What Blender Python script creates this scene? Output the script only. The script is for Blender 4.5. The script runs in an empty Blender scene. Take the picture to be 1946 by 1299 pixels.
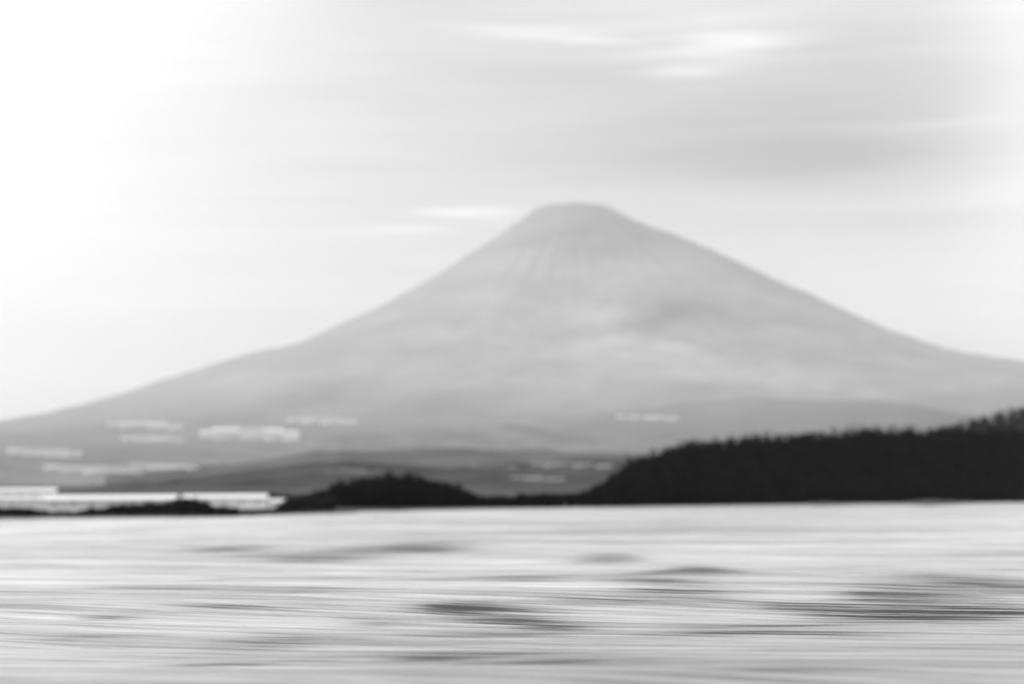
import bpy, math, random
import numpy as np
from mathutils import Vector, Matrix, Euler

random.seed(7)
RNG = np.random.default_rng(11)
R = math.radians
SC = bpy.context.scene

# ------------------------------------------------------------------ camera
CAM_H = 1.6
F_PX = 3295.0                       # focal length in pixels of the 1946 px wide photograph
PITCH = 5.21
ROLL = 0.35
cam_d = bpy.data.cameras.new('camera')
cam_d.sensor_width = 36.0
cam_d.lens = 36.0 * F_PX / 1946.0
cam_d.clip_start = 0.5
cam_d.clip_end = 200000.0
cam_d.dof.use_dof = True            # ordinary round aperture, focused on the near water
cam_d.dof.focus_distance = 24.0
cam_d.dof.aperture_fstop = 0.50
cam = bpy.data.objects.new('camera', cam_d)
SC.collection.objects.link(cam)
cam.location = (0, 0, CAM_H)
cam.matrix_world = (Matrix.Translation((0, 0, CAM_H)) @ Euler((R(90 + PITCH), 0, 0)).to_matrix().to_4x4()
                    @ Matrix.Rotation(R(-ROLL), 4, 'Z'))
SC.camera = cam
CM = cam.matrix_world.to_3x3()


def ray(px, py):
    d = CM @ Vector(((px - 973.0) / F_PX, (649.5 - py) / F_PX, -1.0))
    return d


def azel(px, py):
    d = ray(px, py).normalized()
    return math.atan2(d.x, d.y), math.asin(d.z)


def ground_at(px, py):
    d = ray(px, py)
    t = CAM_H / -d.z
    return Vector((d.x * t, d.y * t, 0.0))


def point_at(px, py, dist):
    """world point on the ray of a photograph pixel at ground distance dist"""
    d = ray(px, py)
    t = dist / math.hypot(d.x, d.y)
    return Vector((d.x * t, d.y * t, CAM_H + d.z * t))


# ------------------------------------------------------------------ world
SUN_AZ = -112.0     # degrees from the view direction, towards the left
SUN_EL = 38.0
w = bpy.data.worlds.new('World')
SC.world = w
w.use_nodes = True
nt = w.node_tree
nt.nodes.clear()


class NB:
    """small node-graph builder"""
    def __init__(s, tree):
        s.t = tree

    def n(s, typ, **kw):
        nd = s.t.nodes.new(typ)
        for k, v in kw.items():
            setattr(nd, k, v)
        return nd

    def m(s, op, a, b=None, c=None, clamp=False):
        nd = s.t.nodes.new('ShaderNodeMath')
        nd.operation = op
        nd.use_clamp = clamp
        for i, v in enumerate((a, b, c)):
            if v is None:
                continue
            if isinstance(v, (int, float)):
                nd.inputs[i].default_value = v
            else:
                s.t.links.new(v, nd.inputs[i])
        return nd.outputs[0]

    def link(s, a, b):
        s.t.links.new(a, b)

    def noise(s, vec, scale, detail=4, rough=0.5, dist=0.0):
        nd = s.n('ShaderNodeTexNoise')
        nd.inputs['Scale'].default_value = scale
        nd.inputs['Detail'].default_value = detail
        nd.inputs['Roughness'].default_value = rough
        nd.inputs['Distortion'].default_value = dist
        if vec is not None:
            s.link(vec, nd.inputs['Vector'])
        return nd.outputs['Fac']

    def turned(s, vec, deg, scale, loc=(0, 0, 0)):
        # turn first, then stretch: streaks run along the turned x axis
        return s.mapping(s.mapping(vec, rot=(0, 0, R(deg))), scale=scale, loc=loc)

    def mapping(s, vec, scale=(1, 1, 1), rot=(0, 0, 0), loc=(0, 0, 0)):
        nd = s.n('ShaderNodeMapping')
        nd.inputs['Scale'].default_value = scale
        nd.inputs['Rotation'].default_value = rot
        nd.inputs['Location'].default_value = loc
        s.link(vec, nd.inputs['Vector'])
        return nd.outputs['Vector']


b = NB(nt)
tc = b.n('ShaderNodeTexCoord')
sky = b.n('ShaderNodeTexSky')
sky.sky_type = 'NISHITA'
sky.sun_disc = False
sky.sun_elevation = R(SUN_EL)
sky.sun_rotation = R(SUN_AZ)
sky.dust_density = 4.0
sky.air_density = 1.0
bw = b.n('ShaderNodeRGBToBW')
b.link(sky.outputs[0], bw.inputs[0])
sep = b.n('ShaderNodeSeparateXYZ')
b.link(tc.outputs['Generated'], sep.inputs[0])
az = b.m('ARCTAN2', sep.outputs[0], sep.outputs[1])
el = b.m('ARCSINE', b.m('MINIMUM', b.m('MAXIMUM', sep.outputs[2], -1.0), 1.0))
comb = b.n('ShaderNodeCombineXYZ')
b.link(az, comb.inputs[0])
b.link(el, comb.inputs[1])
str_vec = b.mapping(comb.outputs[0], scale=(4.0, 34.0, 1.0), rot=(0, 0, R(1.5)))
n1 = b.noise(str_vec, 1.0, 3, 0.5, 0.3)
str_vec2 = b.mapping(comb.outputs[0], scale=(9.0, 110.0, 1.0), rot=(0, 0, R(-1.0)), loc=(3, 7, 0))
n2 = b.noise(str_vec2, 1.0, 3, 0.55, 0.2)
# the noise shifts the cloud banks' outlines so that they fray
azw = b.m('ADD', az, b.m('MULTIPLY', b.m('SUBTRACT', n2, 0.5), 0.10))
elw = b.m('ADD', el, b.m('MULTIPLY', b.m('SUBTRACT', n1, 0.5), 0.030))
# cloud banks, and glow painted along the sky's edges: (photo px, py, half width px, half height px, amount)
CLOUDS_AND_GLOW = [
    (1400, 80, 110, 14, 0.17), (1320, 95, 150, 26, 0.09), (1180, 75, 70, 8, 0.10), (1310, 138, 75, 8, 0.15),
    (1000, 60, 120, 10, 0.11), (1380, 30, 110, 10, 0.06),
    (1520, 170, 350, 80, -0.16), (1600, 290, 300, 50, -0.19), (1450, 330, 230, 25, -0.04),
    (1050, 190, 420, 130, -0.06), (760, 20, 230, 40, -0.07), (1750, 420, 260, 22, -0.07),
    (1150, 300, 350, 60, -0.05), (1800, 120, 160, 60, -0.03),
    (880, 402, 110, 9, 0.18), (760, 438, 90, 10, 0.14), (960, 418, 40, 8, 0.06), (1000, 360, 90, 5, 0.04),
    (1700, 235, 180, 12, 0.10), (600, 240, 500, 200, -0.03),
    (-300, 250, 520, 700, 0.52), (2020, 200, 150, 480, 0.32), (150, -80, 450, 220, 0.12), (1700, 590, 300, 90, 0.12), (300, 560, 450, 120, 0.10),  # the large edge entries are glow whitening the sky's borders
]
tot = None
for (px, py, hw, hh, amt) in CLOUDS_AND_GLOW:
    a0, e0 = azel(px, py)
    sa, se = hw / F_PX * 1.25, hh / F_PX * 1.25
    dx = b.m('MULTIPLY', b.m('SUBTRACT', azw if hw < 130 or 170 < hw < 200 else az, a0), 1.0 / sa)
    dy = b.m('MULTIPLY', b.m('SUBTRACT', elw if hh > 14 else el, e0), 1.0 / se)
    q = b.m('ADD', b.m('MULTIPLY', dx, dx), b.m('MULTIPLY', dy, dy))
    g = b.m('MULTIPLY', b.m('EXPONENT', b.m('MULTIPLY', q, -1.0)), amt * (1.6 if hh < 100 else 1.1))
    if amt > 0 and hw <= 200 and hh <= 30:      # the bright wisps are broken into fibres
        g = b.m('MULTIPLY', g, b.m('MAXIMUM', b.m('MULTIPLY', b.m('SUBTRACT', n2, 0.33), 4.8), 0.0))
    tot = g if tot is None else b.m('ADD', tot, g)
fac = b.m('ADD', b.m('ADD', tot, 0.97),
          b.m('ADD', b.m('MULTIPLY', b.m('SUBTRACT', n1, 0.5), 0.22), b.m('MULTIPLY', b.m('SUBTRACT', n2, 0.5), 0.13)))
SKY_WHITE = 7.9      # radiance of the thin cloud sheet before the 0.1 strength
thin = b.m('ADD', b.m('MULTIPLY', bw.outputs[0], 0.10), SKY_WHITE)
val = b.m('MULTIPLY', thin, fac)
bg = b.n('ShaderNodeBackground')
bg.inputs['Strength'].default_value = 0.1
b.link(val, bg.inputs['Color'])
wo = b.n('ShaderNodeOutputWorld')
b.link(bg.outputs[0], wo.inputs['Surface'])

# ------------------------------------------------------------------ sun
sun_d = bpy.data.lights.new('sun', 'SUN')
sun_d.energy = 2.2
sun_d.angle = R(10.0)
sun = bpy.data.objects.new('sun', sun_d)
SC.collection.objects.link(sun)
sdir = Vector((math.sin(R(SUN_AZ)) * math.cos(R(SUN_EL)), math.cos(R(SUN_AZ)) * math.cos(R(SUN_EL)), math.sin(R(SUN_EL))))
sun.rotation_euler = sdir.to_track_quat('Z', 'Y').to_euler()
sun.location = (0, 0, 50)

SC.view_settings.view_transform = 'Standard'
SC.view_settings.look = 'None'
SC.view_settings.gamma = 1.0
SC.view_settings.exposure = 0.12
SC.view_settings.use_curve_mapping = False
SC.cycles.use_denoising = True
SC.cycles.volume_bounces = 2
SC.cycles.max_bounces = 8


# ------------------------------------------------------------------ noise
def _hash(ix, iy, seed):
    h = (ix.astype(np.int64) * 374761393 + iy.astype(np.int64) * 668265263 + seed * 1442695041) & 0xFFFFFFFF
    h = ((h ^ (h >> 13)) * 1274126177) & 0xFFFFFFFF
    h = (h ^ (h >> 16)) & 0xFFFFFFFF
    return h / 4294967295.0


def vnoise(x, y, seed=0):
    x = np.asarray(x, float); y = np.asarray(y, float)
    ix, iy = np.floor(x), np.floor(y)
    fx, fy = x - ix, y - iy
    fx = fx * fx * fx * (fx * (fx * 6 - 15) + 10)
    fy = fy * fy * fy * (fy * (fy * 6 - 15) + 10)
    a = _hash(ix, iy, seed); c = _hash(ix + 1, iy, seed)
    d = _hash(ix, iy + 1, seed); e = _hash(ix + 1, iy + 1, seed)
    return (a + (c - a) * fx) * (1 - fy) + (d + (e - d) * fx) * fy - 0.5


def fbm(x, y, oct=5, seed=0, gain=0.5):
    s = 0; a = 1.0
    for k in range(oct):
        s = s + a * vnoise(x * 2 ** k + 17.3 * k, y * 2 ** k - 9.1 * k, seed + k)
        a *= gain
    return s


# ------------------------------------------------------------------ mesh helpers
def link_mesh(name, verts, faces, mat, parent=None, smooth=False):
    me = bpy.data.meshes.new(name)
    verts = np.asarray(verts, dtype=np.float32)
    if isinstance(faces, np.ndarray):
        n = faces.shape[1]
        me.vertices.add(len(verts)); me.vertices.foreach_set('co', verts.ravel())
        me.loops.add(faces.size); me.loops.foreach_set('vertex_index', faces.ravel().astype(np.int32))
        me.polygons.add(len(faces))
        me.polygons.foreach_set('loop_start', np.arange(0, faces.size, n, dtype=np.int32))
        me.update(calc_edges=True)
    else:
        me.from_pydata([tuple(map(float, v)) for v in verts], [], faces)
    me.validate()
    if smooth:
        me.polygons.foreach_set('use_smooth', np.ones(len(me.polygons), dtype=bool))
    me.materials.append(mat)
    me.update()
    o = bpy.data.objects.new(name, me)
    SC.collection.objects.link(o)
    if parent is not None:
        o.parent = parent
    return o


def grid_faces(nu, nv):
    i = np.arange(nu - 1)[:, None]; j = np.arange(nv - 1)[None, :]
    a = (i * nv + j).ravel()
    return np.stack([a, a + nv, a + nv + 1, a + 1], axis=1)


def up(faces):
    return faces[:, ::-1]


def tag(o, label, cat, group=None):
    o['label'] = label; o['category'] = cat
    if group:
        o['group'] = group
    return o


def struct(o):
    o['kind'] = 'structure'
    return o


# ------------------------------------------------------------------ materials
def grey(v):
    return (v, v, v, 1.0)


def mat_basic(name, v, rough=0.7, noise_scale=None, amount=0.15, spec=0.5, stretch=(1, 1, 1), bump=0.0):
    m = bpy.data.materials.new(name)
    m.use_nodes = True
    t = m.node_tree
    q = NB(t)
    p = t.nodes['Principled BSDF']
    p.inputs['Roughness'].default_value = rough
    p.inputs['Specular IOR Level'].default_value = spec
    p.inputs['Base Color'].default_value = grey(v)
    if noise_scale:
        tcn = q.n('ShaderNodeTexCoord')
        vec = q.mapping(tcn.outputs['Object'], scale=stretch)
        nz = q.noise(vec, noise_scale, 6, 0.6)
        mr = q.n('ShaderNodeMapRange')
        q.link(nz, mr.inputs['Value'])
        mr.inputs['From Min'].default_value = 0.3; mr.inputs['From Max'].default_value = 0.7
        mr.inputs['To Min'].default_value = v * (1 - amount); mr.inputs['To Max'].default_value = v * (1 + amount)
        q.link(mr.outputs[0], p.inputs['Base Color'])
        if bump:
            bn = q.n('ShaderNodeBump')
            bn.inputs['Strength'].default_value = 0.6
            bn.inputs['Distance'].default_value = bump
            q.link(nz, bn.inputs['Height'])
            q.link(bn.outputs[0], p.inputs['Normal'])
    return m


M_rock = mat_basic('volcanic_slope', 0.34, 0.95, 0.0011, 0.16, 0.1, stretch=(1, 1, 2.5), bump=14)
# forest covers the foot of the mountain and thins out with height
_t = M_rock.node_tree; _q = NB(_t); _p = _t.nodes['Principled BSDF']
_src = _p.inputs['Base Color'].links[0].from_socket
_tc = _q.n('ShaderNodeTexCoord'); _sp = _q.n('ShaderNodeSeparateXYZ'); _q.link(_tc.outputs['Object'], _sp.inputs[0])
_nz = _q.noise(_tc.outputs['Object'], 0.0007, 6, 0.6)
_hz = _q.m('ADD', _sp.outputs[2], _q.m('MULTIPLY', _q.m('SUBTRACT', _nz, 0.5), 500.0))
_f = _q.m('ADD', 0.34, _q.m('MULTIPLY', _q.m('SUBTRACT', _hz, 120.0), 1.0 / 1100.0), clamp=True)
_f = _q.m('MAXIMUM', _f, 0.34)
_q.link(_q.m('MULTIPLY', _src, _f), _p.inputs['Base Color'])
_at = _q.n('ShaderNodeAttribute'); _at.attribute_name = 'scar'
_old = _p.inputs['Base Color'].links[0].from_socket
_q.link(_q.m('ADD', _old, _q.m('MULTIPLY', _at.outputs['Fac'], 0.13)), _p.inputs['Base Color'])
M_far = mat_basic('far_forest_slope', 0.06, 0.95, 0.012, 0.5, 0.0, bump=6)
M_mid = mat_basic('foothill_slope', 0.21, 0.95, 0.006, 0.3, 0.0, bump=8)
M_low = mat_basic('low_ridge_slope', 0.12, 0.95, 0.008, 0.4, 0.0, bump=6)
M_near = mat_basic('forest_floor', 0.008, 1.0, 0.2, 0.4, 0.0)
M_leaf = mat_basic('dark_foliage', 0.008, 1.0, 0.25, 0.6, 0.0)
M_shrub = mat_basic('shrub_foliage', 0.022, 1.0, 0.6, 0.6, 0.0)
M_bark = mat_basic('bark', 0.03, 0.9, 2.0, 0.4, 0.0)
M_land = mat_basic('land', 0.10, 0.95, 0.02, 0.5, 0.0)
M_white = mat_basic('white_wall', 0.80, 0.6, 0.2, 0.08)
M_pale = mat_basic('pale_wall', 0.50, 0.7, 0.2, 0.12)
M_greyw = mat_basic('grey_wall', 0.22, 0.7, 0.2, 0.15)
M_roofw = mat_basic('white_metal_roof', 0.85, 0.35, 0.3, 0.05)
M_roofd = mat_basic('grey_roof', 0.30, 0.6, 0.3, 0.15)
M_glass = mat_basic('window_glass', 0.35, 0.15)
M_door = mat_basic('shutter_door', 0.55, 0.5)


def mat_water():
    m = bpy.data.materials.new('lake_water')
    m.use_nodes = True
    t = m.node_tree
    q = NB(t)
    p = t.nodes['Principled BSDF']
    p.inputs['IOR'].default_value = 1.333
    tcn = q.n('ShaderNodeTexCoord')
    at = q.n('ShaderNodeAttribute'); at.attribute_name = 'ruffle'
    ruf = at.outputs['Fac']
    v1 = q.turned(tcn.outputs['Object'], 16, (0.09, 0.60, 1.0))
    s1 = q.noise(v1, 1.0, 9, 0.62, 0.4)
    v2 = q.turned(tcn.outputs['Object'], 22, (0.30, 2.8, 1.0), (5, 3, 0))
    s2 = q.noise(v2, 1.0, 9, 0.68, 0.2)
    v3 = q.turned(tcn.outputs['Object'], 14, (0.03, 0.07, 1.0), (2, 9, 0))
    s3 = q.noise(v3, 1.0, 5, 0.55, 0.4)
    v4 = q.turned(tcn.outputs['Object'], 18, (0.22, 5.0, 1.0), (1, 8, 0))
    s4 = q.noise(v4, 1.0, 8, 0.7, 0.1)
    # lighter and darker streaks in the water's base colour
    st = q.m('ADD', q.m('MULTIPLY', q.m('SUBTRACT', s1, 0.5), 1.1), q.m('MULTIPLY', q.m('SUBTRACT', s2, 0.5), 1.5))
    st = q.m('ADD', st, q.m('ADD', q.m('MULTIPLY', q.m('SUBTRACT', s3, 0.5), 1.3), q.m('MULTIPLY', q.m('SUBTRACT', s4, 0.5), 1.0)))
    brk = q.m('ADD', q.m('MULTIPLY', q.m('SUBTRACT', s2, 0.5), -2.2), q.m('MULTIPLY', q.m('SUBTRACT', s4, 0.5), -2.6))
    ruf_dark = q.m('MULTIPLY', ruf, q.m('ADD', 0.55, brk))
    ruf_dark = q.m('MULTIPLY', 1.25, q.m('TANH', q.m('MAXIMUM', ruf_dark, 0.0)))
    base = q.m('MAXIMUM', q.m('SUBTRACT', q.m('ADD', WATER_BASE, q.m('MULTIPLY', st, 0.85)), q.m('MULTIPLY', ruf_dark, 0.44)), 0.03)  # weaker sky reflection of ruffled water painted as darker base colour
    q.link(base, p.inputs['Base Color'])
    rg = q.m('ADD', 0.22, q.m('MULTIPLY', ruf_dark, 0.25))
    q.link(rg, p.inputs['Roughness'])
    bn = q.n('ShaderNodeBump')
    bn.inputs['Strength'].default_value = 1.0
    bn.inputs['Distance'].default_value = 0.16
    hgt = q.m('ADD', q.m('MULTIPLY', s2, q.m('ADD', 0.55, q.m('MULTIPLY', ruf, 0.9))), q.m('MULTIPLY', s1, 0.8))
    q.link(hgt, bn.inputs['Height'])
    q.link(bn.outputs[0], p.inputs['Normal'])
    return m


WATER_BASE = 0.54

# ------------------------------------------------------------------ shoreline
SHORE_PX = [(-1500, 1010), (-500, 992), (0, 986), (230, 983), (430, 983), (600, 975), (870, 968), (1180, 963),
            (1370, 960), (1440, 954.5), (1500, 957), (1560, 960.5), (1640, 957), (1700, 957), (1770, 960.5), (1850, 956), (1946, 953.5), (2500, 948), (3600, 939)]
_sh = [ground_at(*q) for q in SHORE_PX]
_sa = np.array([math.atan2(p.x, p.y) for p in _sh]); _sd = np.array([p.length for p in _sh])


def shore_dist(a):
    return np.interp(a, _sa, _sd)


# ------------------------------------------------------------------ mountain
PEAK_D = 17300.0
pk = point_at(1088, 396, PEAK_D)
PX2M = PEAK_D / F_PX
LEFT = [(0, 388), (72, 389), (82, 397), (102, 414), (142, 443), (192, 476), (292, 540), (392, 594), (542, 655), (692, 700), (842, 742), (992, 776), (1092, 793), (1400, 835), (1900, 880), (2700, 945)]
RIGHT = [(0, 388), (68, 389), (90, 400), (122, 418), (208, 454), (308, 500), (408, 550), (508, 597), (608, 642), (700, 677), (770, 692), (854, 702), (1150, 745), (1600, 820), (2100, 880), (2700, 945)]
pz = pk.z
lr = np.array([a * PX2M for a, _ in LEFT]); lz = np.array([pz - (y - 388) * PX2M for _, y in LEFT])
rr = np.array([a * PX2M for a, _ in RIGHT]); rz = np.array([pz - (y - 388) * PX2M for _, y in RIGHT])


def mountain_h(x, y):
    dx, dy = x - pk.x, y - pk.y
    r = np.hypot(dx, dy)
    th = np.arctan2(dx, -dy)                      # 0 towards the camera
    wgt = 0.5 + 0.5 * np.sin(th)                  # 1 on the right side
    # the flank towards the lake is the left profile, a little steeper at the foot
    front = np.clip(np.cos(th), 0, 1)
    h = np.interp(r, lr, lz) * (1 - wgt) + np.interp(r, rr, rz) * wgt
    foot = np.interp(r, [0, 1500, 4000, 6000, 9000, 15000], [0, 0, 140, 330, 330, 200])
    h = h - foot * front ** 0.6
    edge = np.clip((r - 11000) / 2400, 0, 1)
    k = np.clip((r - 300) / 1500, 0, 1) * np.clip((9000 - r) / 5000, 0, 1)
    gully = np.abs(vnoise(th * 9 + 40, r / 4000, 3)) * 2 - 0.5 + 0.6 * vnoise(th * 26 + 90, r / 2500, 5)
    h = h - gully * 15 * k
    h = h + fbm(x / 900, y / 900, 5, 21) * 60 * np.clip((r - 600) / 3000, 0, 1) + fbm(x / 160, y / 160, 3, 31) * 14
    h = h - 160 * np.exp(-(r / 130.0) ** 2)       # summit crater
    return h * (1 - edge) - 30 * edge


def make_mountain():
    rs = np.concatenate([np.linspace(0, 900, 50), np.linspace(930, 6500, 190), np.linspace(6560, 13800, 130)])
    ths = np.linspace(-math.pi, math.pi, 1001)
    rg, tg = np.meshgrid(rs, ths, indexing='ij')
    x = pk.x + rg * np.sin(tg); y = pk.y - rg * np.cos(tg)
    z = mountain_h(x, y)
    v = np.stack([x, y, z], -1).reshape(-1, 3)
    o = link_mesh('mountain', v, up(grid_faces(len(rs), len(ths))), M_rock, smooth=True)
    # bare landslide scars and, where negative, darker patches on the face of the mountain
    sc = np.zeros_like(x)
    wx = x + fbm(x / 700, y / 700, 4, 91) * 500; wz = z + fbm(x / 500, y / 900, 4, 92) * 160
    for px, py, hw, hh, am in ((1160, 600, 60, 22, 0.7), (1215, 650, 70, 16, 1.0), (1300, 680, 90, 14, 0.7), (1420, 715, 90, 18, 0.5), (1290, 600, 90, 26, -0.8),
                               (1380, 655, 90, 18, -0.5), (1050, 670, 90, 14, 0.3), (780, 640, 80, 12, 0.3), (930, 560, 50, 60, 0.35), (1090, 430, 130, 45, -0.65), (1650, 730, 160, 16, 0.5)):
        p, d = hit(px, py, 5000)
        sc += am * np.exp(-((wx - p.x) / (hw * d / F_PX * 1.3)) ** 2 - ((wz - p.z) / (hh * d / F_PX * 1.3)) ** 2) * (y < pk.y)
    o.data.attributes.new('scar', 'FLOAT', 'POINT').data.foreach_set('value', sc.ravel().astype(np.float32))
    return struct(o)


# ------------------------------------------------------------------ land sheet with the lake bed
def land_h(x, y):
    a = np.arctan2(x, y); d = np.hypot(x, y)
    sd = shore_dist(a) + fbm(x / 25, y / 25, 3, 77) * 5
    t = d - sd
    h = np.where(t < 0, np.maximum(t * 0.05, -2.5), np.minimum(t * 0.06, 0.3))
    h = h + np.clip((t - 60) / 3000, 0, 5) * 26 * np.clip(1.0 - (a + 0.05) * 0.8, 0.4, 1.2)
    h = h + np.clip((t - 30) / 400, 0, 1) * fbm(x / 260, y / 260, 4, 5) * 3.0
    return h


def make_land():
    # rings about the lake: fine near the shore, coarse towards the horizon
    rs = np.concatenate([np.linspace(100, 1200, 170), 1200 * (24000 / 1200.0) ** np.linspace(0.01, 1, 140)])
    ths = np.linspace(-R(58), R(58), 520)
    rg, tg = np.meshgrid(rs, ths, indexing='ij')
    x = rg * np.sin(tg); y = rg * np.cos(tg)
    z = land_h(x, y)
    v = np.stack([x, y, z], -1).reshape(-1, 3)
    return struct(link_mesh('ground', v, up(grid_faces(len(rs), len(ths))), M_land, smooth=True))


# ------------------------------------------------------------------ hills
HILLS = {}
NEAR = {True: 0.667, False: 1.0}


def hill_fn(pts, dist, depth, tree=0.0, amp=0.0, ns=100.0, seed=1):
    """ridge whose skyline passes through photograph points at given distances"""
    P = []
    for q in pts:
        d = (q[2] if len(q) > 2 else dist) * NEAR[dist < 1500]
        p = point_at(q[0], q[1], d)
        P.append((math.atan2(p.x, p.y), d, p.z - tree))
    P = np.array(P)

    def f(x, y):
        a = np.arctan2(x, y); d = np.hypot(x, y)
        top = np.interp(a, P[:, 0], P[:, 2]); dd = np.interp(a, P[:, 0], P[:, 1])
        dl = np.where(d < dd, depth[0], depth[1])
        t = np.clip(np.abs(d - dd) / dl, 0, 1)
        prof = 0.5 + 0.5 * np.cos(t * math.pi)
        n = fbm(x / ns, y / ns, 5, seed) * amp
        return (top + 4) * prof - 4 + n * prof
    return f, P


def make_hill(name, pts, dist, depth, mat, tree=0.0, amp=0.0, ns=100.0, seed=1, res=(60, 400)):
    f, P = hill_fn(pts, dist, depth, tree, amp, ns, seed)
    a = np.linspace(P[0, 0], P[-1, 0], res[1])
    dd = np.interp(a, P[:, 0], P[:, 1])
    s = np.linspace(-1, 1, res[0])
    off = np.where(s < 0, s * depth[0], s * depth[1])
    dg = dd[None, :] + off[:, None]
    ag = np.broadcast_to(a[None, :], dg.shape)
    x = dg * np.sin(ag); y = dg * np.cos(ag)
    z = f(x, y)
    v = np.stack([x, y, z], -1).reshape(-1, 3)
    o = struct(link_mesh(name, v, up(grid_faces(len(s), len(a))), mat, smooth=True))
    HILLS[name] = (f, P, depth)
    return o


def surface_h(x, y):
    h = np.maximum(mountain_h(x, y), land_h(x, y))
    a = np.arctan2(x, y)
    for f, P, dep in HILLS.values():
        inside = (a > P[0, 0]) & (a < P[-1, 0])
        h = np.where(inside, np.maximum(h, f(x, y)), h)
    return h


def hit(px, py, dmin=700.0):
    """where the sight line of a photograph pixel meets the ground"""
    d = ray(px, py)
    k = math.hypot(d.x, d.y)
    ts = dmin * (20000.0 / dmin) ** np.linspace(0, 1, 6000)
    x = d.x / k * ts; y = d.y / k * ts; z = CAM_H + d.z / k * ts
    h = surface_h(x, y)
    i = np.argmax(h > z)
    if not (h > z).any():
        i = len(ts) - 1
    return Vector((x[i], y[i], h[i])), ts[i]


# ------------------------------------------------------------------ foliage
def leaf_cloud(centres, rad, hgt, per, size, seed=0, conical=0.3):
    """many small tilted leaf-clump faces through each crown's volume"""
    g = np.random.default_rng(seed)
    n = len(centres)
    N = n * per
    c = np.repeat(centres, per, axis=0); rd = np.repeat(rad, per); hg = np.repeat(hgt, per)
    d = g.normal(size=(N, 3)); d /= np.linalg.norm(d, axis=1)[:, None]
    rr_ = g.random(N) ** (1 / 2.2)
    # lobed crown: the radius varies with direction, differently for every tree
    ph = np.repeat(g.random((n, 3)) * 6.28, per, axis=0)
    lob = 1 + 0.22 * np.sin(3 * np.arctan2(d[:, 1], d[:, 0]) + ph[:, 0]) + 0.16 * np.sin(5 * d[:, 2] + ph[:, 1])
    p = d * (rr_ * lob)[:, None]
    zt = (p[:, 2] + 1) / 2
    taper = 1 - conical * np.clip(zt, 0, 1)
    pos = np.stack([c[:, 0] + p[:, 0] * rd * taper, c[:, 1] + p[:, 1] * rd * taper, c[:, 2] + p[:, 2] * hg], 1)
    s = (g.random(N) * 0.7 + 0.6) * size
    u = g.normal(size=(N, 3)); u /= np.linalg.norm(u, axis=1)[:, None]
    w_ = g.normal(size=(N, 3)); v_ = np.cross(u, w_); v_ /= np.linalg.norm(v_, axis=1)[:, None]
    u = u * s[:, None]; v_ = v_ * (s * 0.7)[:, None]
    q = np.stack([pos - u, pos - v_ * 0.9, pos + u, pos + v_], 1).reshape(-1, 3)
    f = np.arange(N * 4).reshape(-1, 4)
    return q, f


def trunks_mesh(base, height, r):
    vs, fs = [], []
    for i, (bx, by, bz) in enumerate(base):
        o = len(vs)
        for k, (zz, rr0) in enumerate(((-1.0, 1.25), (height[i] * 0.5, 0.8), (height[i], 0.35))):
            for j in range(5):
                a = j * 2 * math.pi / 5
                vs.append((bx + math.cos(a) * r[i] * rr0, by + math.sin(a) * r[i] * rr0, bz + zz))
        for k in range(2):
            for j in range(5):
                fs.append((o + k * 5 + j, o + k * 5 + (j + 1) % 5, o + (k + 1) * 5 + (j + 1) % 5, o + (k + 1) * 5 + j))
    return vs, fs


def make_wood(name, hill, n, hrange, label, per=110, size=0.62, seed=0, front=0.9):
    f, P, dep = HILLS[hill]
    g = np.random.default_rng(seed)
    a = g.uniform(P[0, 0], P[-1, 0], n)
    dd = np.interp(a, P[:, 0], P[:, 1])
    s = -g.random(n) ** 0.9 * front
    s[: n // 4] = g.random(n // 4) * 0.35
    d = dd + np.where(s < 0, s * dep[0], s * dep[1])
    x = d * np.sin(a); y = d * np.cos(a)
    z = np.maximum(f(x, y), land_h(x, y))
    keep = (z > 0.15)
    x, y, z = x[keep], y[keep], z[keep]
    top = np.interp(np.arctan2(x, y), P[:, 0], P[:, 2])
    hh = g.uniform(*hrange, len(x)) * np.clip((top + 4) / 9.0, 0.35, 1.0)
    rad = hh * g.uniform(0.36, 0.52, len(x))
    c = np.stack([x, y, z + hh * 0.55], 1)
    v1, f1 = leaf_cloud(c, rad, hh * 0.5, per, size, seed, 0.35)
    tv, tf = trunks_mesh(list(zip(x, y, z)), hh * 0.55, hh * 0.03)
    tv = np.array(tv); tf = np.array(tf) + len(v1)
    v = np.concatenate([v1, tv]); ff = np.concatenate([f1, tf])
    o = link_mesh(name, v, ff, M_leaf)
    o['kind'] = 'stuff'
    o['label'] = label; o['category'] = 'wood'
    return o


# ------------------------------------------------------------------ build the setting
make_land()
make_mountain()
make_hill('far_hill', [(1000, 830), (1150, 790), (1300, 768), (1450, 757), (1600, 762), (1750, 775), (1946, 800), (2200, 812), (2600, 850)],
          9200, (1200, 1500), M_rock, amp=26, ns=500, seed=4)
make_hill('foothill', [(-900, 925), (-300, 905), (150, 878), (400, 855), (560, 842), (700, 828), (850, 818), (950, 815), (1080, 818), (1200, 827), (1300, 838), (1500, 852), (1900, 870), (2300, 890)],
          6200, (1300, 1200), M_mid, amp=30, ns=300, seed=9)
make_hill('low_ridge', [(200, 905), (420, 885), (600, 862), (760, 850), (900, 846), (1040, 850), (1200, 856), (1350, 862), (1600, 880), (2000, 900)],
          3400, (900, 700), M_low, amp=18, ns=200, seed=34)
make_hill('wooded_rise', [(100, 935), (300, 918), (430, 896), (520, 884), (650, 876), (760, 884), (860, 889), (1000, 882), (1150, 872), (1300, 868), (1600, 880), (2000, 900)],
          2300, (700, 500), M_far, amp=14, ns=120, seed=14)
make_hill('right_hill', [(1560, 900), (1700, 850), (1800, 818), (1850, 800), (1900, 786), (1946, 777), (2100, 765), (2500, 790), (2900, 850)],
          1700, (300, 300), M_near, tree=9, amp=8, ns=90, seed=19)
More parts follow.
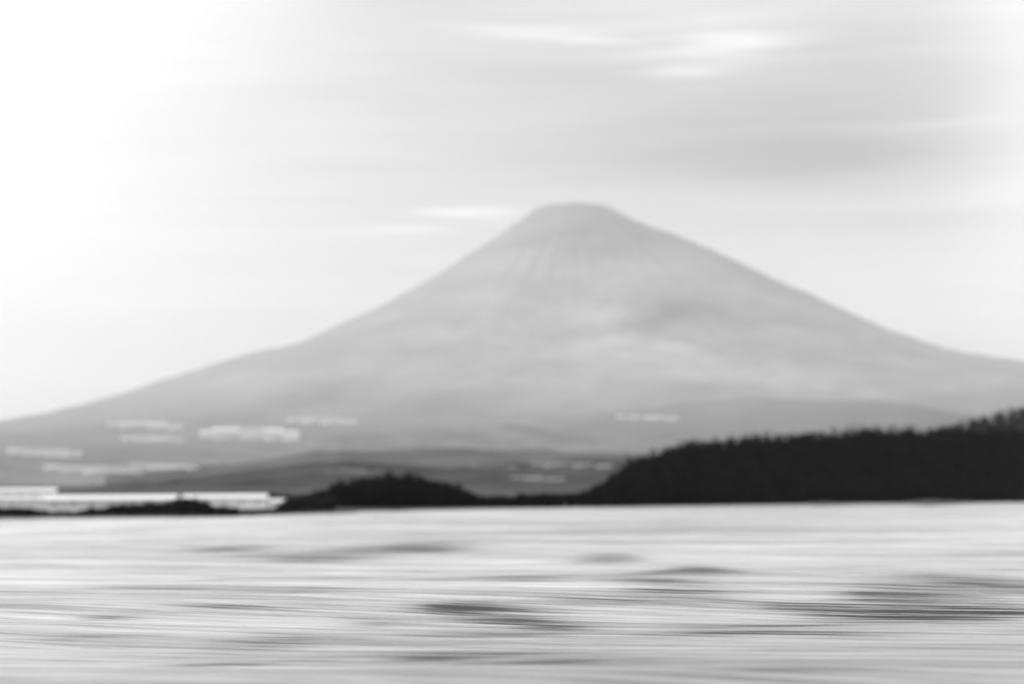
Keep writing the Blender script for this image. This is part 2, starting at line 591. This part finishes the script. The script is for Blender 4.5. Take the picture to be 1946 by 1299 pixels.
make_hill('headland', [(985, 958, 560), (1050, 946, 590), (1110, 926, 620), (1180, 897, 650), (1235, 869, 680), (1300, 851, 700), (1400, 843, 740), (1500, 836, 790), (1600, 829, 830), (1700, 826, 860), (1800, 824, 890), (1900, 826, 920), (2000, 835, 950), (2200, 850, 980), (2500, 880, 1000)],
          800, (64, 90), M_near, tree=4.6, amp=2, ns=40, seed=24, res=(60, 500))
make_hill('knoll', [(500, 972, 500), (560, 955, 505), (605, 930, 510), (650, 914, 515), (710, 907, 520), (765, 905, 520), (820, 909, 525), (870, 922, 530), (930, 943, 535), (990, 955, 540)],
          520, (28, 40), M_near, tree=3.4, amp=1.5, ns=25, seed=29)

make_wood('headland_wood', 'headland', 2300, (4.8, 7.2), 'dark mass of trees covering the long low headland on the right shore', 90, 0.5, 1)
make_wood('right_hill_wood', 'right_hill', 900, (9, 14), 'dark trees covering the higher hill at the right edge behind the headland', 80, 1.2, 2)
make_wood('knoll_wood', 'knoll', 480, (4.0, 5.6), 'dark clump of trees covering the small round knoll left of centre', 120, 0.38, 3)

# ------------------------------------------------------------------ water
# ruffled wind patches on the lake, also darkened in the colour: photo px, py, half width, half height, amount
PATCHES = [(770, 1041, 75, 8, 1.0), (650, 1047, 60, 4, 0.5), (1145, 1062, 50, 6, 0.8), (1355, 1081, 60, 8, 1.1), (1300, 1090, 70, 7, 0.6),
           (1230, 1107, 60, 5, 0.8), (1270, 1122, 80, 9, 0.7), (1030, 1097, 90, 6, 0.8), (1000, 1110, 60, 3, 0.4),
           (880, 1148, 60, 5, 1.0), (960, 1160, 80, 9, 0.7), (1050, 1176, 60, 8, 0.6), (1840, 1106, 90, 12, 0.9), (1740, 1122, 140, 16, 0.7), (1640, 1130, 60, 10, 0.5),
           (1720, 1155, 120, 8, 1.1), (1620, 1162, 90, 7, 0.6), (1850, 1150, 90, 6, 0.6), (1500, 1145, 70, 5, 0.7), (1420, 1176, 110, 5, 0.6), (1400, 1195, 120, 6, 0.7), (1560, 1202, 90, 5, 0.5),
           (760, 1251, 70, 5, 1.0), (560, 1252, 60, 4, 0.4), (1010, 1262, 90, 4, 0.5), (490, 1208, 70, 12, 0.5), (370, 1265, 70, 7, 0.6), (150, 1204, 70, 4, 0.4), (240, 1167, 40, 3, 0.5),
           (430, 1042, 60, 4, 0.6), (590, 1064, 80, 5, 0.7), (520, 1055, 60, 4, 0.4), (720, 1170, 60, 9, 0.4), (380, 1102, 60, 5, 0.2), (1280, 1200, 80, 4, 0.5), (1480, 1297, 100, 5, 0.3),
           (330, 1120, 160, 5, 0.35), (620, 1095, 150, 4, 0.4), (860, 1200, 160, 4, 0.4), (480, 1150, 140, 4, 0.35), (1150, 1140, 140, 4, 0.45), (200, 1008, 90, 8, 0.3), (600, 1125, 90, 5, 0.3), (1500, 1010, 180, 5, 0.25), (850, 1235, 200, 5, 0.3)]


def make_water():
    rs = 3.0 * (1300 / 3.0) ** np.linspace(0, 1, 560)
    ths = np.linspace(-R(60), R(60), 620)
    rg, tg = np.meshgrid(rs, ths, indexing='ij')
    x = rg * np.sin(tg); y = rg * np.cos(tg)
    z = np.zeros_like(x)
    g = np.random.default_rng(5)
    for lam, amp in ((26, 0.05), (17, 0.045), (11, 0.03), (7.5, 0.02), (5, 0.014), (3.4, 0.010), (2.3, 0.006)):
        for k in range(3):
            th = R(-80) + g.normal() * 0.45
            ph = g.random() * 6.28
            fade = np.clip((lam / 4 - rg * 0.011) / (lam / 8), 0, 1)
            warp = fbm(x / (lam * 2.2), y / (lam * 2.2), 2, k + int(lam)) * 2.5
            z += amp * 0.6 * fade * np.sin((x * math.cos(th) + y * math.sin(th)) * 2 * math.pi / lam + ph + warp) * (0.6 + 1.2 * np.abs(vnoise(x / lam / 3, y / lam / 3, k)))
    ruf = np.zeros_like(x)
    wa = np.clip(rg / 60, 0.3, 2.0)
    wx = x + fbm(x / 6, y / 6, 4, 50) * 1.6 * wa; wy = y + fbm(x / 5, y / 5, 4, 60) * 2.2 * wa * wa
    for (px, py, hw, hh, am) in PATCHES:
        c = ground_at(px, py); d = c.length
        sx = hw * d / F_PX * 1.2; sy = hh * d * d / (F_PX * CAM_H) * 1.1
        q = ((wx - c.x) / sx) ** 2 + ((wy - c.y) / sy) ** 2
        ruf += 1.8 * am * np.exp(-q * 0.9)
    v = np.stack([x, y, z], -1).reshape(-1, 3)
    o = struct(link_mesh('water', v, up(grid_faces(len(rs), len(ths))), mat_water(), smooth=True))
    at = o.data.attributes.new('ruffle', 'FLOAT', 'POINT')
    at.data.foreach_set('value', ruf.ravel().astype(np.float32))
    return o


make_water()


# ------------------------------------------------------------------ buildings
def boxes(lst):
    vs, fs = [], []
    for (x0, x1, y0, y1, z0, z1) in lst:
        o = len(vs)
        vs += [(x0, y0, z0), (x1, y0, z0), (x1, y1, z0), (x0, y1, z0), (x0, y0, z1), (x1, y0, z1), (x1, y1, z1), (x0, y1, z1)]
        fs += [(o + 3, o + 2, o + 1, o), (o + 4, o + 5, o + 6, o + 7), (o, o + 1, o + 5, o + 4), (o + 1, o + 2, o + 6, o + 5),
               (o + 2, o + 3, o + 7, o + 6), (o + 3, o, o + 4, o + 7)]
    return vs, fs


def gable(L, D, z0, rise, over, thick):
    """pitched roof with its ridge along x, closed and with real thickness"""
    hl, hd = L / 2 + over, D / 2 + over
    prof = [(-hd, z0), (0, z0 + rise), (hd, z0), (hd, z0 + thick), (0, z0 + rise + thick), (-hd, z0 + thick)]
    vs = [(-hl, y, z) for y, z in prof] + [(hl, y, z) for y, z in prof]
    n = 6
    fs = [(0, 1, 4, 5), (1, 2, 3, 4), (n + 5, n + 4, n + 1, n), (n + 4, n + 3, n + 2, n + 1)]
    for i in range(n):
        j = (i + 1) % n
        fs.append((i, i + n, j + n, j))
    return vs, fs


def building(name, px0, px1, pyb, hpx, label, cat, wallm, roofm, dist=None, flat=False, group=None, storeys=1, door=True, sink=1.0):
    pc = (px0 + px1) / 2
    if dist is None:
        p, dist = hit(pc, pyb)
    else:
        p = point_at(pc, pyb, dist)
        p.z = float(surface_h(np.array([p.x]), np.array([p.y]))[0]) if pyb is None else p.z
    k = dist / F_PX
    L = (px1 - px0) * k; H = hpx * k
    D = min(max(L * 0.35, H * 1.2), L * 0.9)
    root = bpy.data.objects.new(name, None)
    SC.collection.objects.link(root)
    root.empty_display_size = max(1.0, H * 0.3)
    root.location = p
    root.rotation_euler = (0, 0, -math.atan2(p.x, p.y) + random.uniform(-0.10, 0.10))
    tag(root, label, cat, group)
    rise = 0 if flat else H * 0.30
    zw = H - rise
    v, f = boxes([(-L / 2, L / 2, -D / 2, D / 2, -max(sink, D * 0.25), zw)])
    # a plinth course stands proud of the wall
    v2, f2 = boxes([(-L / 2 - 0.05, L / 2 + 0.05, -D / 2 - 0.05, D / 2 + 0.05, -0.5, H * 0.06)])
    f2 = [tuple(i + len(v) for i in q) for q in f2]
    link_mesh('wall', v + v2, f + f2, wallm, root)
    if flat:
        t = H * 0.05 + 0.1
        v, f = boxes([(-L / 2 - t, L / 2 + t, -D / 2 - t, D / 2 + t, zw + 0.002, zw + t)])
        link_mesh('roof', v, f, roofm, root)
    else:
        v, f = gable(L, D, zw + 0.003, rise, H * 0.10, H * 0.05)
        link_mesh('roof', v, f, roofm, root)
        gv = [(-L / 2 + 0.02, -D / 2, zw), (-L / 2 + 0.02, D / 2, zw), (-L / 2 + 0.02, 0, zw + rise * 0.97),
              (L / 2 - 0.02, -D / 2, zw), (L / 2 - 0.02, D / 2, zw), (L / 2 - 0.02, 0, zw + rise * 0.97)]
        link_mesh('gable_wall', gv, [(0, 2, 1), (3, 4, 5), (0, 3, 5, 2), (1, 2, 5, 4), (0, 1, 4, 3)], wallm, root)
    nw = max(2, min(6 if dist > 1000 else 9, int(L / (zw / storeys) / 1.6)))
    sh = zw / storeys
    wv, wf = boxes([(-sh * 0.16, sh * 0.16, -0.05, 0.02, sh * 0.5, sh * 0.75)])
    first = None
    for s in range(storeys):
        for i in range(nw):
            if door and s == 0 and i == nw // 2:
                continue
            x = -L / 2 + (i + 0.5) * L / nw
            if first is None:
                first = link_mesh('window', wv, wf, M_glass, root)
                o = first
            else:
                o = first.copy(); SC.collection.objects.link(o); o.parent = root
            o.location = (x, -D / 2 - 0.03, s * sh)
    if door:
        dv, df = boxes([(-sh * 0.22, sh * 0.22, -0.06, 0.02, sh * 0.065, sh * 0.72)])
        o = link_mesh('door', dv, df, M_door, root)
        o.location = (-L / 2 + (nw // 2 + 0.5) * L / nw, -D / 2 - 0.03, 0)
    return root


# white sheds on the left shore
building('boathouse', 95, 330, 969, 27, 'long low white lakeside shed with white roof, left of the tall bush clump', 'building', M_white, M_roofw, dist=235, sink=2)
building('boathouse', 352, 505, 964, 24, 'long low white lakeside shed just right of the tall bush clump', 'building', M_white, M_roofw, dist=270, sink=2)
building('boathouse', 512, 590, 965, 17, 'small low white shed nearest the left foot of the dark knoll', 'building', M_white, M_roofw, dist=262, sink=2)
building('glasshouse', -70, 100, 948, 19, 'bright white metal-roofed hall at the left edge above the shore bushes', 'building', M_white, M_roofw, dist=320, sink=4)
building('glasshouse', -60, 84, 960, 16, 'smaller bright white shed at the left edge just in front of the larger hall', 'building', M_white, M_roofw, dist=270, sink=3)
building('boathouse', 945, 1075, 962, 12, 'low grey shed on the shore between the knoll and the headland', 'building', M_greyw, M_roofd, dist=362, sink=2)

# rows of buildings on the slopes: px from, to, base py, height px, what the row is, wall, number, storeys, fall
ROWS = [
    (205, 350, 812, 10, 'row highest on the left slope', M_white, 4, 2, 6),
    (230, 355, 836, 6, 'thin row just under the highest row on the left slope', M_white, 4, 1, 4),
    (380, 570, 832, 19, 'biggest and whitest row in the middle of the left slope', M_white, 5, 3, 6),
    (545, 680, 801, 6, 'thin lone row right of and above the biggest white row', M_white, 4, 1, 6),
    (15, 155, 865, 13, 'pale row near the left edge of the slope', M_white, 4, 2, 7),
    (85, 270, 896, 11, 'bright row in the town above the left lakeside shed', M_white, 5, 2, 9),
    (248, 380, 888, 5, 'thin row beside the bright town row above the sheds', M_white, 4, 1, 6),
    (1170, 1292, 794, 4, 'lone row on the mountain foot right of centre', M_white, 4, 1, 4),
    (620, 730, 897, 4, 'grey row on the rise behind the top of the knoll', M_greyw, 3, 1, 3),
    (890, 985, 889, 4, 'grey row on the rise between knoll and headland', M_greyw, 3, 1, 3),
    (1010, 1165, 884, 4, 'pale row above the left end of the headland', M_pale, 4, 1, 4),
    (970, 1075, 910, 4, 'pale row just above the gap between knoll and headland', M_pale, 3, 1, 3),
    (20, 180, 915, 4, 'low pale row in the plain behind the left edge hall', M_pale, 4, 1, 4),
]
ORD = {3: ['leftmost', 'middle', 'rightmost'], 4: ['leftmost', 'second', 'third', 'rightmost'],
       5: ['leftmost', 'second', 'central', 'fourth', 'rightmost']}
for (a0, a1, yb, hp, lab, wm, n, st, fall) in ROWS:
    wts = np.array([random.uniform(0.7, 1.3) * (0.75 if i in (0, n - 1) else 1.25) for i in range(n)])
    e = a0 + (a1 - a0) * np.concatenate([[0], np.cumsum(wts) / wts.sum()])
    for i in range(n):
        u = (i + 0.5) / n
        hgt = hp * (0.55 + 0.5 * math.sin(u * math.pi)) * random.uniform(0.85, 1.1)
        tone = 'white' if wm is M_white else ('pale' if wm is M_pale else 'grey')
        building('hotel' if st > 1 else 'house', e[i] + 0.5, e[i + 1] - random.uniform(0.5, 4), yb + fall * (u - 0.5), hgt,
                 ('%s %s building of the %s' % (ORD[n][i], tone, lab)), 'building', wm,
                 M_roofw if wm is M_white else M_roofd, flat=random.random() < 0.4, storeys=st, door=False,
                 group='buildings of the town on the far slopes', sink=3)


# ------------------------------------------------------------------ shrubs and small trees on the left shore
def make_shrub(seed):
    g = np.random.default_rng(seed)
    root = bpy.data.objects.new('shore_bush', None)
    SC.collection.objects.link(root)
    n = 5
    c = np.stack([g.uniform(-0.6, 0.6, n), g.uniform(-0.4, 0.4, n), g.uniform(0.55, 1.0, n)], 1)
    v, f = leaf_cloud(c, g.uniform(0.45, 0.75, n), g.uniform(0.4, 0.62, n), 150, 0.10, seed, 0.2)
    link_mesh('crown', v, f, M_shrub, root)
    tv, tf = trunks_mesh([(0, 0, 0), (0.2, 0.1, 0), (-0.2, -0.05, 0)], [0.9, 0.8, 0.85], [0.06, 0.04, 0.04])
    link_mesh('trunk', tv, tf, M_bark, root)
    return root


def copy_tree(o):
    c = o.copy(); SC.collection.objects.link(c)
    for ch in list(o.children):
        d = ch.copy(); SC.collection.objects.link(d); d.parent = c
    return c


protos = [make_shrub(s) for s in (3, 8, 15)]
used = [False] * 3
# (px, top py): height of the bushes along the shore
prof_px = [-80, 0, 60, 120, 160, 230, 290, 330, 360, 395, 430, 470, 520, 560, 600, 640]
prof_top = [970, 971, 972, 977, 972, 967, 965, 961, 957, 964, 970, 973, 968, 958, 954, 956]
k = 0
for px in np.arange(-80, 640, 8.0):
    for row in range(2):
        pxx = px + random.uniform(-4, 4)
        if 95 < pxx < 150 and random.random() < 0.4:
            continue
        a, _ = azel(pxx, 980)
        sd = float(shore_dist(a)) + 4 + row * 8 + random.uniform(0, 5)
        x, y = sd * math.sin(a), sd * math.cos(a)
        z = float(land_h(np.array([x]), np.array([y]))[0])
        top = point_at(pxx, float(np.interp(pxx, prof_px, prof_top)) + random.uniform(-1.0, 3.0), sd).z
        h = max(0.5, (top - z) * (1.75 if 300 < pxx < 410 else 2.1))
        i = k % 3
        o = protos[i] if not used[i] else copy_tree(protos[i])
        used[i] = True
        k += 1
        o.location = (x, y, z - 0.05)
        sx = random.uniform(0.9, 1.35) * max(0.8, h / 1.6)
        o.scale = (sx, sx, h / 1.5)
        o.rotation_euler = (0, 0, random.uniform(0, 6.28))
        if pxx > 555:
            tag(o, 'dark bush at the left foot of the dark knoll, beside the smallest white shed', 'bush', 'bushes at the foot of the knoll')
        elif 318 < pxx < 402:
            tag(o, 'tall dark bush in the raised clump where the two white lakeside sheds meet', 'bush', 'clump of tall bushes before the sheds')
        elif pxx >= 402:
            tag(o, 'dark low bush on the left shore between the tall clump and the dark knoll', 'bush', 'bushes between clump and knoll')
        else:
            tag(o, 'dark low bush along the left shore, left of the tall clump', 'bush', 'bushes along the left shore')

# ------------------------------------------------------------------ haze
hv, hf = boxes([(-24000, 24000, -600, 32500, -40, 3300)])
mh = bpy.data.materials.new('haze_air')
mh.use_nodes = True
mh.node_tree.nodes.clear()
q = NB(mh.node_tree)
pv = q.n('ShaderNodeVolumePrincipled')
pv.inputs['Color'].default_value = grey(0.97)
pv.inputs['Density'].default_value = 3.2e-5
pv.inputs['Anisotropy'].default_value = 0.25
om = q.n('ShaderNodeOutputMaterial')
q.link(pv.outputs[0], om.inputs['Volume'])
hz = link_mesh('haze', hv, hf, mh)
hz['kind'] = 'stuff'
